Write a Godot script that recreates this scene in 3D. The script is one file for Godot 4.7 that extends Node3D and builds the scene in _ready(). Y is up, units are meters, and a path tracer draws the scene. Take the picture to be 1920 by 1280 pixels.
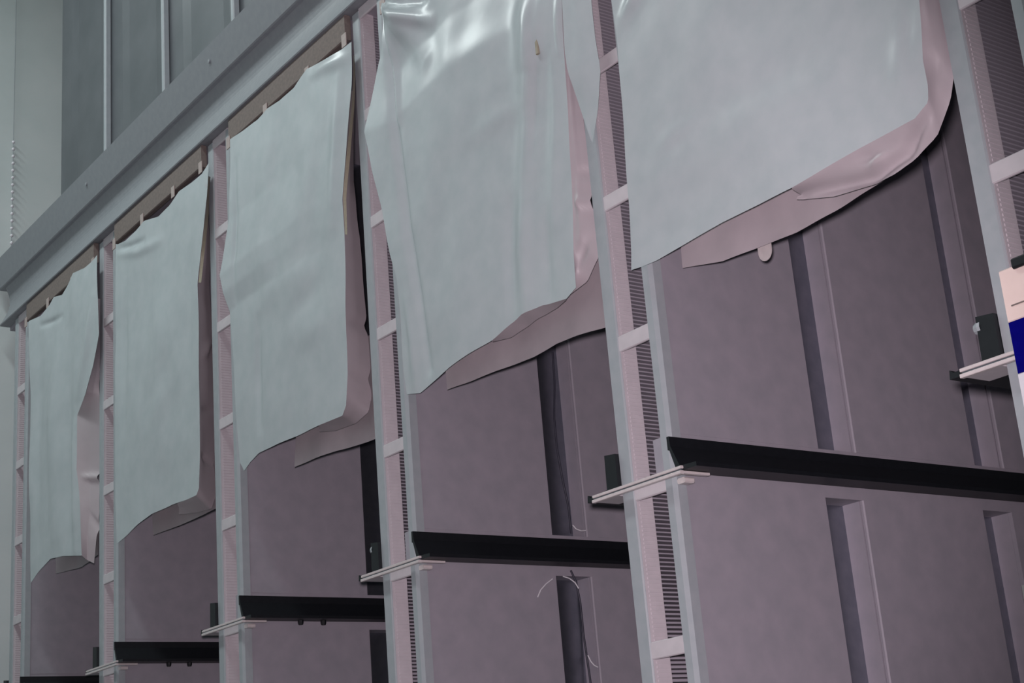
extends Node3D
# A row of tall storage bays seen obliquely from the aisle, their upper halves hung with white plastic sheets.
# x runs along the row, y is up, the row's front is the plane z = 0 and the bays go back to negative z.

const RAIL := 2.35        # height of the black rails' top edge
const COLUMN := 0.165     # width of a rack upright on the front
const DEPTH := 1.6        # depth of the bays
var M := {}
var used := {}


func _ready() -> void:
	# ---------------------------------------------------------------- camera
	var cam := Camera3D.new()
	cam.name = "camera"
	cam.fov = 25.0614
	cam.near = 0.02
	cam.position = Vector3(2.3049, 1.6027, 2.1243)
	cam.rotation = Vector3(0.30634, 0.92486, -0.08407)
	add_child(cam)
	cam.current = true
	# ---------------------------------------------------------------- environment and exposure
	var env := Environment.new()
	env.background_mode = Environment.BG_COLOR
	env.background_color = Color(0.02, 0.02, 0.02)
	env.tonemap_mode = Environment.TONE_MAPPER_LINEAR
	env.tonemap_exposure = 1.0
	env.sdfgi_enabled = true
	env.ssao_enabled = true
	env.ssil_enabled = true
	var we := WorldEnvironment.new()
	we.name = "world"
	we.environment = env
	add_child(we)
	# ---------------------------------------------------------------- lights
	# the flash beside the lens
	var flash := SpotLight3D.new()
	flash.name = "flash"
	flash.position = Vector3(2.28, 1.665, 2.13)
	flash.rotation = Vector3(0.24, 0.96, 0.0)
	flash.spot_angle = 28.0
	flash.spot_angle_attenuation = 0.7
	flash.spot_range = 30.0
	flash.spot_attenuation = 2.0
	flash.light_size = 0.03
	flash.light_color = Color(1.0, 0.93, 0.96)
	flash.light_energy = 7.5
	flash.shadow_enabled = true
	add_child(flash)

	materials()
	room()
	for x in [-3.2, -1.0]:
		luminaire(x)
	upper_wall()
	beam()
	var between := ["beside the pale end wall", "between narrow folded sheet and flat sheet", "between flat sheet and notched sheet",
		"between notched sheet and glossy creased sheet", "between glossy creased sheet and widest sheet", "beside widest sheet, carrying the blue-banded board"]
	for i in 6:
		upright(i - 4, between[i])
	for i in 6:
		rails(i - 4, between[i])
	sheets()
	details()


# ------------------------------------------------------------------ bookkeeping
func numbered(called: String) -> String:
	var n: int = used.get(called, 0)
	used[called] = n + 1
	return called if n == 0 else "%s_%03d" % [called, n]


func thing(called: String, label: String, category: String, at := Vector3.ZERO, group := "") -> Node3D:
	var o := Node3D.new()
	o.name = numbered(called)
	add_child(o)
	o.position = at
	tag(o, label, category, group)
	return o


func tag(o: Node3D, label: String, category: String, group := "") -> void:
	o.set_meta("label", label)
	o.set_meta("category", category)
	if group != "":
		o.set_meta("group", group)


func structure(called: String, label := "") -> Node3D:
	var o := Node3D.new()
	o.name = called
	add_child(o)
	o.set_meta("kind", "structure")
	if label != "":
		o.set_meta("label", label)
	return o


func part(called: String, mesh: Mesh, mat: Material, parent: Node, at := Vector3.ZERO) -> MeshInstance3D:
	var o := MeshInstance3D.new()
	o.name = called
	o.mesh = mesh
	o.material_override = mat
	o.cast_shadow = GeometryInstance3D.SHADOW_CASTING_SETTING_ON
	parent.add_child(o, true)
	o.position = at
	return o


# ------------------------------------------------------------------ shapes
func start() -> SurfaceTool:
	var st := SurfaceTool.new()
	st.begin(Mesh.PRIMITIVE_TRIANGLES)
	st.set_smooth_group(-1)
	return st


func done(st: SurfaceTool) -> ArrayMesh:
	st.generate_normals()
	return st.commit()


func tri(st: SurfaceTool, a: Vector3, b: Vector3, c: Vector3) -> void:
	st.add_vertex(a)
	st.add_vertex(b)
	st.add_vertex(c)


func quad(st: SurfaceTool, a: Vector3, b: Vector3, c: Vector3, d: Vector3) -> void:
	tri(st, a, b, c)
	tri(st, a, c, d)


# a box given by two corners
func bx(st: SurfaceTool, lo: Vector3, hi: Vector3) -> void:
	var p := []
	for i in 8:
		p.append(Vector3(hi.x if i & 1 else lo.x, hi.y if i & 2 else lo.y, hi.z if i & 4 else lo.z))
	for f in [[0, 1, 3, 2], [5, 4, 6, 7], [4, 0, 2, 6], [1, 5, 7, 3], [2, 3, 7, 6], [4, 5, 1, 0]]:
		quad(st, p[f[3]], p[f[2]], p[f[1]], p[f[0]])


func box(lo: Vector3, hi: Vector3) -> ArrayMesh:
	var st := start()
	bx(st, lo, hi)
	return done(st)


# a box with chamfered long edges along "axis"
func bevelled(lo: Vector3, hi: Vector3, axis: int, c: float) -> ArrayMesh:
	var i := (axis + 1) % 3
	var j := (axis + 2) % 3
	var poly := PackedVector2Array([Vector2(lo[i] + c, lo[j]), Vector2(hi[i] - c, lo[j]), Vector2(hi[i], lo[j] + c), Vector2(hi[i], hi[j] - c),
		Vector2(hi[i] - c, hi[j]), Vector2(lo[i] + c, hi[j]), Vector2(lo[i], hi[j] - c), Vector2(lo[i], lo[j] + c)])
	return swept(poly, axis, lo[axis], hi[axis])


# a profile pushed along an axis; the profile's two coordinates are the next two axes in turn
func swept(poly: PackedVector2Array, axis: int, a: float, b: float) -> ArrayMesh:
	var st := start()
	if Geometry2D.is_polygon_clockwise(poly):
		poly.reverse()
	var i := (axis + 1) % 3
	var j := (axis + 2) % 3
	var put := func(q: Vector2, t: float) -> Vector3:
		var v := Vector3.ZERO
		v[axis] = t
		v[i] = q.x
		v[j] = q.y
		return v
	for k in poly.size():
		var p: Vector2 = poly[k]
		var q: Vector2 = poly[(k + 1) % poly.size()]
		quad(st, put.call(p, a), put.call(p, b), put.call(q, b), put.call(q, a))
	var idx := Geometry2D.triangulate_polygon(poly)
	for k in range(0, idx.size(), 3):
		tri(st, put.call(poly[idx[k]], a), put.call(poly[idx[k + 1]], a), put.call(poly[idx[k + 2]], a))
		tri(st, put.call(poly[idx[k]], b), put.call(poly[idx[k + 2]], b), put.call(poly[idx[k + 1]], b))
	return done(st)


# a turned bolt or bead along an axis
func turned(axis: int, rings: Array, n := 12) -> ArrayMesh:
	var st := start()
	var i := (axis + 1) % 3
	var j := (axis + 2) % 3
	for k in rings.size() - 1:
		for s in n:
			var q := []
			for e in [[k, s], [k + 1, s], [k + 1, s + 1], [k, s + 1]]:
				var v := Vector3.ZERO
				v[axis] = rings[e[0]].x
				v[i] = rings[e[0]].y * cos(TAU * e[1] / n)
				v[j] = rings[e[0]].y * sin(TAU * e[1] / n)
				q.append(v)
			quad(st, q[0], q[1], q[2], q[3])
	return done(st)


# a thin round tube through points
func tube(pts: PackedVector3Array, r: float, n := 6) -> ArrayMesh:
	var st := SurfaceTool.new()
	st.begin(Mesh.PRIMITIVE_TRIANGLES)
	var rings := []
	var m := 24
	for k in m + 1:
		var p := along(pts, float(k) / m)
		var d := (along(pts, float(k) / m + 0.02) - along(pts, float(k) / m - 0.02)).normalized()
		var side := d.cross(Vector3.RIGHT).normalized()
		var up := side.cross(d).normalized()
		var ring := []
		for s in n:
			ring.append(p + (side * cos(TAU * s / n) + up * sin(TAU * s / n)) * r)
		rings.append(ring)
	for k in m:
		for s in n:
			quad(st, rings[k][s], rings[k + 1][s], rings[k + 1][(s + 1) % n], rings[k][(s + 1) % n])
	st.generate_normals()
	return st.commit()


# ------------------------------------------------------------------ hung plastic
func along(line: PackedVector3Array, t: float) -> Vector3:
	var total := 0.0
	for k in line.size() - 1:
		total += line[k].distance_to(line[k + 1])
	var want := clampf(t, 0.0, 1.0) * total
	for k in line.size() - 1:
		var d := line[k].distance_to(line[k + 1])
		if want <= d or k == line.size() - 2:
			return line[k].lerp(line[k + 1], want / maxf(d, 1e-6))
		want -= d
	return line[-1]


# signed relief of the creases at one point of a sheet
func relief(list: Array, p: Vector2) -> float:
	var z := 0.0
	for c in list:
		var pts: PackedVector2Array = c[0]
		var total := 0.0
		for k in pts.size() - 1:
			total += pts[k].distance_to(pts[k + 1])
		var best := 1e9
		var where := 0.0
		var run := 0.0
		for k in pts.size() - 1:
			var q := Geometry2D.get_closest_point_to_segment(p, pts[k], pts[k + 1])
			var d := p.distance_to(q)
			if d < best:
				best = d
				where = run + pts[k].distance_to(q)
			run += pts[k].distance_to(pts[k + 1])
		if best > 3.0 * c[2]:
			continue
		var fade := sin(PI * clampf(0.12 + 0.76 * where / total, 0.0, 1.0))
		z += c[1] * fade * exp(-best * best / (c[2] * c[2]))
	return z


# a cloth spanned between four edges (a Coons patch), with creases and a slow billow
func cloth(o: Dictionary, nu: int, nv: int, marks: Array, billow: float, noise_seed: int, joined := {}) -> ArrayMesh:
	var noise := FastNoiseLite.new()
	noise.seed = noise_seed
	noise.frequency = 1.5
	noise.fractal_octaves = 3
	var own := noise.duplicate()
	if not joined.is_empty():
		own.seed = joined.seed
	var t := []
	var b := []
	var l := []
	var r := []
	for i in nu + 1:
		t.append(along(o.top, float(i) / nu))
		b.append(along(o.bottom, float(i) / nu))
	for j in nv + 1:
		l.append(along(o.left, float(j) / nv))
		r.append(along(o.right, float(j) / nv))
	var st := SurfaceTool.new()
	st.begin(Mesh.PRIMITIVE_TRIANGLES)
	st.set_smooth_group(0)
	for j in nv + 1:
		for i in nu + 1:
			var u := float(i) / nu
			var v := float(j) / nv
			var p: Vector3 = t[i] * (1.0 - v) + b[i] * v + l[j] * (1.0 - u) + r[j] * u \
				- (l[0] * (1.0 - u) * (1.0 - v) + r[0] * u * (1.0 - v) + l[nv] * (1.0 - u) * v + r[nv] * u * v)
			var q := Vector2(p.x, p.y)
			var z := relief(marks, q) + billow * noise.get_noise_2d(q.x, q.y * 0.7)
			if not joined.is_empty():   # this piece hangs on to another along its left edge
				var other: float = relief(joined.marks, q) + joined.billow * own.get_noise_2d(q.x, q.y * 0.7)
				var w := smoothstep(0.0, 0.5, u)
				z = z * w + other * (1.0 - w)
			p.z += z
			st.set_uv(Vector2(u, v))
			st.add_vertex(p)
	for j in nv:
		for i in nu:
			var k := j * (nu + 1) + i
			for e in [k, k + 1, k + nu + 2, k, k + nu + 2, k + nu + 1]:
				st.add_index(e)
	st.generate_normals()
	return st.commit()


# ------------------------------------------------------------------ materials
func mottled(dark: Color, light: Color, freq: float, oct: int, sd: int) -> NoiseTexture2D:
	var n := FastNoiseLite.new()
	n.seed = sd
	n.frequency = freq
	n.fractal_octaves = oct
	var t := NoiseTexture2D.new()
	t.width = 512
	t.height = 512
	t.seamless = true
	t.noise = n
	var g := Gradient.new()
	g.set_color(0, dark)
	g.set_color(1, light)
	t.color_ramp = g
	return t


func mat(dark: Color, light: Color, rough: float, freq := 0.03, scale := 1.5, metallic := 0.0, sd := 1) -> StandardMaterial3D:
	var m := StandardMaterial3D.new()
	m.albedo_texture = mottled(dark, light, freq, 4, sd)
	m.uv1_triplanar = true
	m.uv1_world_triplanar = true
	m.uv1_scale = Vector3.ONE * scale
	m.roughness = rough
	m.metallic = metallic
	m.cull_mode = BaseMaterial3D.CULL_DISABLED
	return m


func bump(m: StandardMaterial3D, freq: float, strength: float, sd: int) -> void:
	var n := FastNoiseLite.new()
	n.seed = sd
	n.frequency = freq
	n.fractal_octaves = 3
	var t := NoiseTexture2D.new()
	t.width = 512
	t.height = 512
	t.seamless = true
	t.as_normal_map = true
	t.bump_strength = 4.0
	t.noise = n
	m.normal_enabled = true
	m.normal_texture = t
	m.normal_scale = strength


func materials() -> void:
	M.film = mat(Color(0.71, 0.745, 0.76), Color(0.75, 0.775, 0.79), 0.27, 0.02, 1.2, 0.0, 3)
	bump(M.film, 0.012, 0.05, 5)
	M.liner = mat(Color(0.70, 0.665, 0.685), Color(0.74, 0.70, 0.72), 0.45, 0.02, 1.2, 0.0, 4)  # same film as the sheets, with the flash's pink put into the colour
	bump(M.liner, 0.012, 0.08, 6)
	M.paint = mat(Color(0.63, 0.66, 0.68), Color(0.67, 0.69, 0.71), 0.5, 0.03, 1.5, 0.0, 7)
	M.rack = mat(Color(0.79, 0.765, 0.785), Color(0.83, 0.80, 0.82), 0.55, 0.03, 1.5, 0.0, 8)
	M.panel = mat(Color(0.61, 0.60, 0.635), Color(0.66, 0.635, 0.675), 0.6, 0.02, 1.2, 0.0, 10)
	M.pale_panel = mat(Color(0.70, 0.73, 0.72), Color(0.74, 0.76, 0.75), 0.6, 0.03, 1.5, 0.0, 11)
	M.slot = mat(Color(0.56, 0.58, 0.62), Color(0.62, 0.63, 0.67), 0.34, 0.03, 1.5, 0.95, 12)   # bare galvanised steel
	M.black = mat(Color(0.07, 0.08, 0.10), Color(0.10, 0.11, 0.13), 0.5, 0.05, 2.0, 0.0, 13)
	M.strip = mat(Color(0.80, 0.77, 0.77), Color(0.86, 0.82, 0.82), 0.35, 0.05, 2.0, 0.0, 14)
	M.beam = mat(Color(0.52, 0.535, 0.56), Color(0.57, 0.58, 0.60), 0.5, 0.03, 2.0, 0.0, 15)
	M.upper = mat(Color(0.33, 0.345, 0.365), Color(0.39, 0.40, 0.42), 0.4, 0.01, 0.8, 0.2, 16)
	M.wood = mat(Color(0.45, 0.41, 0.395), Color(0.52, 0.47, 0.45), 0.8, 0.04, 3.0, 0.0, 17)
	M.tape = mat(Color(0.60, 0.57, 0.50), Color(0.66, 0.62, 0.55), 0.5, 0.05, 3.0, 0.0, 18)
	M.tab = mat(Color(0.68, 0.62, 0.61), Color(0.73, 0.68, 0.66), 0.6, 0.05, 3.0, 0.0, 19)
	M.wall = mat(Color(0.80, 0.84, 0.84), Color(0.84, 0.87, 0.87), 0.7, 0.01, 0.6, 0.0, 20)
	M.concrete = mat(Color(0.50, 0.50, 0.50), Color(0.58, 0.57, 0.56), 0.8, 0.02, 0.6, 0.0, 21)
	M.cream = mat(Color(0.95, 0.86, 0.83), Color(0.97, 0.88, 0.85), 0.5, 0.03, 2.0, 0.0, 22)
	M.blue = mat(Color(0.03, 0.02, 0.42), Color(0.04, 0.03, 0.46), 0.7, 0.03, 2.0, 0.0, 23)
	M.blue.metallic_specular = 0.1
	M.white = mat(Color(0.90, 0.89, 0.92), Color(0.93, 0.92, 0.94), 0.4, 0.03, 2.0, 0.0, 24)
	M.glint_white = mat(Color(0.90, 0.90, 0.92), Color(0.94, 0.93, 0.95), 0.12, 0.03, 2.0, 0.0, 26)  # glints on clear film, painted as plain white
	M.cord = mat(Color(0.22, 0.22, 0.27), Color(0.26, 0.26, 0.31), 0.5, 0.03, 2.0, 0.0, 27)
	M.glow = StandardMaterial3D.new()
	M.glow.albedo_color = Color(0.9, 0.95, 0.95)
	M.glow.emission_enabled = true
	M.glow.emission = Color(0.96, 1.0, 0.995)
	M.glow.emission_energy_multiplier = 1.5


# ------------------------------------------------------------------ the setting
func room() -> void:
	var f := structure("floor", "grey concrete floor of the aisle")
	part("floor_slab", box(Vector3(-4.62, -0.2, -1.9), Vector3(6.2, 0.0, 4.8)), M.concrete, f)
	var c := structure("ceiling", "pale ceiling high above the aisle")
	part("ceiling_slab", box(Vector3(-4.62, 6.8, -1.9), Vector3(6.2, 7.0, 4.8)), M.wall, c)
	var e := structure("wall_left", "pale end wall beyond the last upright")
	part("wall_face", box(Vector3(-4.62, 0, -1.9), Vector3(-4.42, 6.8, 4.8)), M.wall, e)
	var r := structure("wall_right", "pale end wall behind the viewer's side of the aisle")
	part("wall_face", box(Vector3(6.0, 0, -1.9), Vector3(6.2, 6.8, 4.8)), M.wall, r)
	var o := structure("wall_front", "pale wall across the aisle from the bays")
	part("wall_face", box(Vector3(-4.42, 0, 4.6), Vector3(6.0, 6.8, 4.8)), M.wall, o)
	var b := structure("wall_back", "pale wall at the back of the bays")
	part("wall_face", box(Vector3(-4.42, 0, -1.9), Vector3(6.0, 6.8, -1.7)), M.wall, b)


# ceiling luminaires over the aisle, out of the picture, that light the sheets from above and in front
func luminaire(x: float) -> void:
	var t := thing("ceiling_luminaire", "long white tube luminaire above the aisle, " + ("by the pale end wall" if x < -2.0 else "above the creased sheet"), "lamp", Vector3(x, 6.3, 1.7), "tube luminaires above the aisle")
	part("housing", bevelled(Vector3(-1.1, 0.02, -0.22), Vector3(1.1, 0.10, 0.22), 0, 0.02), M.white, t)
	for s in [-1, 1]:
		part("tube", turned(0, [Vector2(-1.05, 0.0), Vector2(-1.05, 0.013), Vector2(1.05, 0.013), Vector2(1.05, 0.0)]), M.glow, t, Vector3(0, 0, 0.07 * s))
		part("suspension_wire", box(Vector3(-0.003, 0.10, -0.003), Vector3(0.003, 0.5, 0.003)), M.strip, t, Vector3(0.6 * s, 0, 0))
	var a := AreaLight3D.new()
	a.name = "tube_light"
	a.area_size = Vector2(2.1, 0.4)
	a.light_color = Color(0.96, 1.0, 0.995)
	a.light_energy = LAMP
	a.area_range = 30.0
	a.area_attenuation = 2.0
	a.shadow_enabled = true
	t.add_child(a)
	a.position = Vector3(0, -0.03, 0)
	a.rotation = Vector3(-PI / 2, 0, 0)


const LAMP := 4.8


# the dark cladding above the beam, with pale joint strips
func upper_wall() -> void:
	var w := structure("wall_upper", "dark grey sheet cladding above the beam with pale joint strips")
	var edges := [-3.66, -3.10, -2.525, -1.94, -1.36, -0.78, -0.2, 0.4, 1.0, 1.6, 2.2, 2.8, 3.4, 4.0, 4.6, 5.2, 5.98]
	for i in edges.size() - 1:
		var x0: float = edges[i]
		var x1: float = edges[i + 1]
		# each sheet is pressed with one shallow rib
		var rib := (x1 - x0) * 0.22
		var prof := PackedVector2Array([Vector2(-0.05, x0), Vector2(-0.02, x0), Vector2(-0.02, x0 + rib), Vector2(-0.026, x0 + rib + 0.06),
			Vector2(-0.026, x1 - rib), Vector2(-0.02, x1 - rib + 0.06), Vector2(-0.02, x1), Vector2(-0.05, x1)])
		part("cladding_panel", swept(prof, 1, 4.14, 6.78), M.upper, w)
		if i > 0 and i < 6:
			part("joint_strip", bevelled(Vector3(x0 - 0.011, 4.27, -0.02), Vector3(x0 + 0.011, 6.78, 0.006), 1, 0.004), M.paint, w)
	var roof := structure("trim_1", "grey deck closing the bays at the top")
	part("deck", box(Vector3(-4.30, 3.93, -1.7), Vector3(5.98, 3.97, -0.02)), M.panel, roof)


# the deep folded beam that runs along the top of the bays
func beam() -> void:
	var t := thing("front_beam", "long galvanised folded beam running along the tops of all the bays", "beam", Vector3(0, 0, 0))
	# fascia: coordinates are (y, z)
	var fascia := part("fascia", swept(PackedVector2Array([Vector2(4.132, -0.02), Vector2(4.132, 0.018), Vector2(4.136, 0.022), Vector2(4.248, 0.056), Vector2(4.253, 0.050), Vector2(4.253, -0.02)]), 0, -4.34, 5.95), M.beam, t)
	var cove := PackedVector2Array()
	var n := 14
	for k in n + 1:
		var s := float(k) / n
		var z := -0.018 + (0.022 * pow(1.0 - s / 0.4, 2.0) if s < 0.4 else 0.046 * pow((s - 0.4) / 0.6, 1.5))
		cove.append(Vector2(4.132 - 0.182 * s, z))
	cove.append(Vector2(3.946, 0.026))
	cove.append(Vector2(3.945, -0.04))
	cove.append(Vector2(4.132, -0.04))
	part("cove", swept(cove, 0, -4.30, 5.95), M.beam, t)
	for k in 4:
		part("bolt", turned(2, [Vector2(0.03, 0.0), Vector2(0.03, 0.008), Vector2(0.045, 0.007), Vector2(0.046, 0.0)]), M.beam, fascia, Vector3(-3.2 + k * 1.15, 4.20, 0))


# ------------------------------------------------------------------ one rack upright with the partition behind it
var shared := {}


func upright(k: int, where: String) -> void:
	var t := thing("rack_upright", "pale grey ladder upright, " + where, "rack upright", Vector3(k, 0, 0), "rack uprights along the row")
	var top := 3.935
	if shared.is_empty():
		shared.left = swept(PackedVector2Array([Vector2(0.0, -COLUMN), Vector2(0.0, -0.131), Vector2(-0.003, -0.128), Vector2(-0.05, -0.128), Vector2(-0.05, -0.132),
			Vector2(-0.008, -0.132), Vector2(-0.008, -COLUMN + 0.006), Vector2(-0.06, -COLUMN + 0.006), Vector2(-0.06, -COLUMN)]), 1, 0.0, top)
		shared.right = swept(PackedVector2Array([Vector2(0.0, -0.026), Vector2(0.0, -0.006), Vector2(-0.006, 0.004), Vector2(-0.03, 0.004), Vector2(-0.03, -0.004),
			Vector2(-0.008, -0.004), Vector2(-0.008, -0.026)]), 1, 0.0, top)
		shared.rung = bevelled(Vector3(-0.131, -0.018, -0.010), Vector3(-0.02, 0.018, -0.002), 0, 0.002)
		shared.rung_back = bevelled(Vector3(-0.131, -0.012, -0.05), Vector3(-0.02, -0.004, -0.010), 0, 0.001)
		var st := start()
		for i in 330:
			var y := 0.9 + i * 0.0092
			bx(st, Vector3(-0.128, y, -0.046), Vector3(-0.1262, y + 0.0050, -0.012))
		shared.teeth = done(st)
		st = start()
		for i in 330:
			var y := 0.9 + i * 0.0092
			bx(st, Vector3(-0.160, y, -0.30), Vector3(-0.129, y + 0.0030, -0.052))
		shared.ribs = done(st)
		shared.core = box(Vector3(-0.134, 0, -0.34), Vector3(-0.012, top, -0.31))
		shared.left_skin = box(Vector3(-COLUMN, 0, -DEPTH - 0.1), Vector3(-COLUMN + 0.004, top, -0.02))
	part("front_channel", shared.left, M.paint, t)
	part("edge_channel", shared.right, M.paint, t)
	var teeth := part("flange_teeth", shared.teeth, M.rack, t)
	teeth.set_meta("kind", "stuff")
	part("flange_face", box(Vector3(-0.1281, 0.0, -0.05), Vector3(-0.1275, top, -0.004)), M.rack, t)
	var ribs := part("gap_shade_ribs", shared.ribs, M.panel, t)  # ribs opened into slats, shaped to hold shade in the gap
	ribs.set_meta("kind", "stuff")
	part("filler", shared.core, M.panel, t)
	part("left_skin", shared.left_skin, M.panel, t)
	var y := 0.93
	while y < top:
		part("rung", shared.rung, M.rack, t, Vector3(0, y, 0))
		y += 0.333
	# the right-hand face of the partition: panels parted by upright slots
	var tiers := [[RAIL + 0.012, top], [1.10, RAIL - 0.10], [0.0, 0.98]]
	var cuts := [[-0.012, -0.452], [-0.572, -1.005], [-1.115, -DEPTH - 0.1]]
	for a in tiers.size():
		for b in cuts.size():
			var pale: bool = a == 1 and b == 2 and k == 0
			if pale:
				part("side_panel", box(Vector3(-0.012, 2.07, cuts[b][1]), Vector3(0, tiers[a][1], cuts[b][0])), M.panel, t)
				var pp := part("pale_panel", bevelled(Vector3(-0.012, tiers[a][0], cuts[b][1]), Vector3(0.004, 2.07, cuts[b][0]), 1, 0.002), M.pale_panel, t)
				pp.set_meta("label", "paler lower panel at the back of the bay")
			else:
				part("side_panel", bevelled(Vector3(-0.012, tiers[a][0], cuts[b][1]), Vector3(0, tiers[a][1], cuts[b][0]), 1, 0.003), M.panel, t)
		for s in [[-0.452, -0.572], [-1.005, -1.115]]:
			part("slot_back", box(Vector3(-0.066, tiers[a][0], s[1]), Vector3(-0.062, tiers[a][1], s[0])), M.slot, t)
			part("slot_jamb", box(Vector3(-0.062, tiers[a][0], s[1] - 0.006), Vector3(-0.0125, tiers[a][1], s[1])), M.panel, t)
			part("slot_jamb", box(Vector3(-0.062, tiers[a][0], s[0]), Vector3(-0.0125, tiers[a][1], s[0] + 0.006)), M.panel, t)
	for band in [[RAIL - 0.10, RAIL + 0.012], [0.98, 1.10]]:
		part("rail_band", box(Vector3(-0.064, band[0], -DEPTH - 0.1), Vector3(-0.001, band[1], -0.012)), M.panel, t)


# ------------------------------------------------------------------ rails on both sides of an upright and the bar that joins them
func rails(k: int, where: String) -> void:
	var front := 0.012
	# the rail on the right of the upright; profile coordinates are (x, y)
	var pr := PackedVector2Array([Vector2(0.005, 0), Vector2(0.012, 0), Vector2(0.014, -0.022), Vector2(0.036, -0.068), Vector2(0.085, -0.070), Vector2(0.085, -0.079), Vector2(0.026, -0.079), Vector2(0.010, -0.030), Vector2(0.005, -0.028)])
	var r := thing("support_rail", "black steel rail right of the upright " + where, "rail", Vector3(k, RAIL, 0), "black rails facing the viewer")
	var rp := part("rail_profile", swept(pr, 2, -DEPTH, front), M.black, r)
	if k == -2 or k == -3:
		for i in 2:
			part("bolt", turned(1, [Vector2(-0.092, 0.0), Vector2(-0.092, 0.007), Vector2(-0.086, 0.009), Vector2(-0.079, 0.009)]), M.black, rp, Vector3(0.04, 0, -0.18 - 0.08 * i))
	# the rail on the left of the upright: a standing web with a flange at its foot
	var c := -COLUMN - 0.001
	var pl := PackedVector2Array([Vector2(c, 0.006), Vector2(c - 0.036, 0.010), Vector2(c - 0.038, -0.066), Vector2(c - 0.098, -0.070), Vector2(c - 0.106, -0.064),
		Vector2(c - 0.108, -0.080), Vector2(c, -0.080)])
	var l := thing("support_rail", "end of black rail left of the upright " + where, "rail", Vector3(k, RAIL, 0), "black rails seen end on")
	var lp := part("rail_profile", swept(pl, 2, -DEPTH, 0.010), M.black, l)
	if k == -1 or k == 1:
		part("bolt", turned(0, [Vector2(c - 0.046, 0.0), Vector2(c - 0.046, 0.010), Vector2(c - 0.036, 0.014), Vector2(c - 0.030, 0.014)]), M.paint, lp, Vector3(0, -0.008, -0.002))
	# the pale bar across the front, joining the two rails
	var b := thing("cross_bar", "thin pale grooved bar across the upright " + where, "bar", Vector3(k, RAIL, 0), "pale cross bars on the uprights")
	part("upper_edge", bevelled(Vector3(-0.244, -0.076, 0.012), Vector3(0.046, -0.070, 0.020), 0, 0.001), M.strip, b)
	part("lower_edge", bevelled(Vector3(-0.244, -0.087, 0.012), Vector3(0.046, -0.080, 0.022), 0, 0.001), M.strip, b)
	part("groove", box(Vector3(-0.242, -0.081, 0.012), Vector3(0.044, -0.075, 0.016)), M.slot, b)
	part("return_lip", bevelled(Vector3(0.034, -0.086, -0.060), Vector3(0.046, -0.080, 0.012), 2, 0.001), M.strip, b)
	part("tray", bevelled(Vector3(-0.240, -0.086, -0.05), Vector3(c, -0.081, 0.012), 2, 0.001), M.rack, b)
	part("bracket", bevelled(Vector3(0.006, -0.100, -0.03), Vector3(0.030, -0.088, -0.004), 2, 0.003), M.strip, b)


# ------------------------------------------------------------------ the plastic sheets
func sheets() -> void:
	var info := [
		["s0", "widest white plastic sheet, its lower right corner curled back", 0],
		["s1", "glossy white plastic sheet with a long crease and pointed left fold", -1],
		["s2", "white plastic sheet with a small notch bulging from its left edge", -2],
		["s3", "flat white plastic sheet with straight left edge, beside the notched sheet", -3],
		["s4", "narrow white plastic sheet with two soft vertical folds at the far end", -4]]
	var s := 40
	for e in info:
		var id: String = e[0]
		var t := thing("plastic_sheet", e[1], "plastic sheet", Vector3.ZERO, "plastic sheets hung over the bays")
		s += 1
		var marks := creases(id)
		part("front_sheet", cloth(outline(id), 110, 130, marks, 0.014, s), M.film, t)
		var join := {"marks": marks, "billow": 0.014, "seed": s}
		var fd := part("folded_edge", cloth(outline(id + "_fold"), 20, 110, creases(id + "_fold"), 0.02, s + 20, join), M.liner, t)
		fd.set_meta("label", "back of the sheet with pink light painted in, folded round its right edge")
		if id == "s1":
			part("wrapped_edge", cloth(outline("s1_wrap"), 14, 40, [], 0.012, 77, join), M.film, t)
			part("bottom_curl", cloth(outline("s1_curl"), 40, 8, marks, 0.014, s), M.liner, t)
			part("tape_clip", bevelled(Vector3(-0.260, 3.357, 0.042), Vector3(-0.249, 3.395, 0.049), 1, 0.002), M.tape, t)
		if id == "s2" or id == "s3":
			part("edge_tape", cloth(outline(id + "_tape"), 4, 40, marks, 0.014, s), M.tape, t)
		var ln := part("inner_liner", cloth(outline(id + "_liner"), 50, 30, [], 0.03, s + 40), M.liner, t)
		ln.set_meta("label", "inner layer with pink light painted in, hanging lower behind the sheet")
		var x0: float = e[2] + 0.035
		var b := thing("wooden_batten", "brown wooden batten under the beam above the " + String(e[1]).split(",")[0].split(" with")[0].replace("white plastic ", "") + (" at the far end" if id == "s4" else (" with notched edge" if id == "s2" else "")), "batten", Vector3(x0, 0, -0.03 if id == "s1" else 0.0), "brown battens under the beam")
		part("strip", bevelled(Vector3(0, 3.862, -0.002), Vector3(0.785, 3.944, 0.019), 0, 0.003), M.wood, b)
		for q in [0.0, 0.27, 0.55, 0.78]:
			part("tape_tab", bevelled(Vector3(x0 + q - 0.012, 3.838, 0.0195), Vector3(x0 + q + 0.014, 3.880, 0.0225), 1, 0.0005), M.tab, t)


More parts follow.
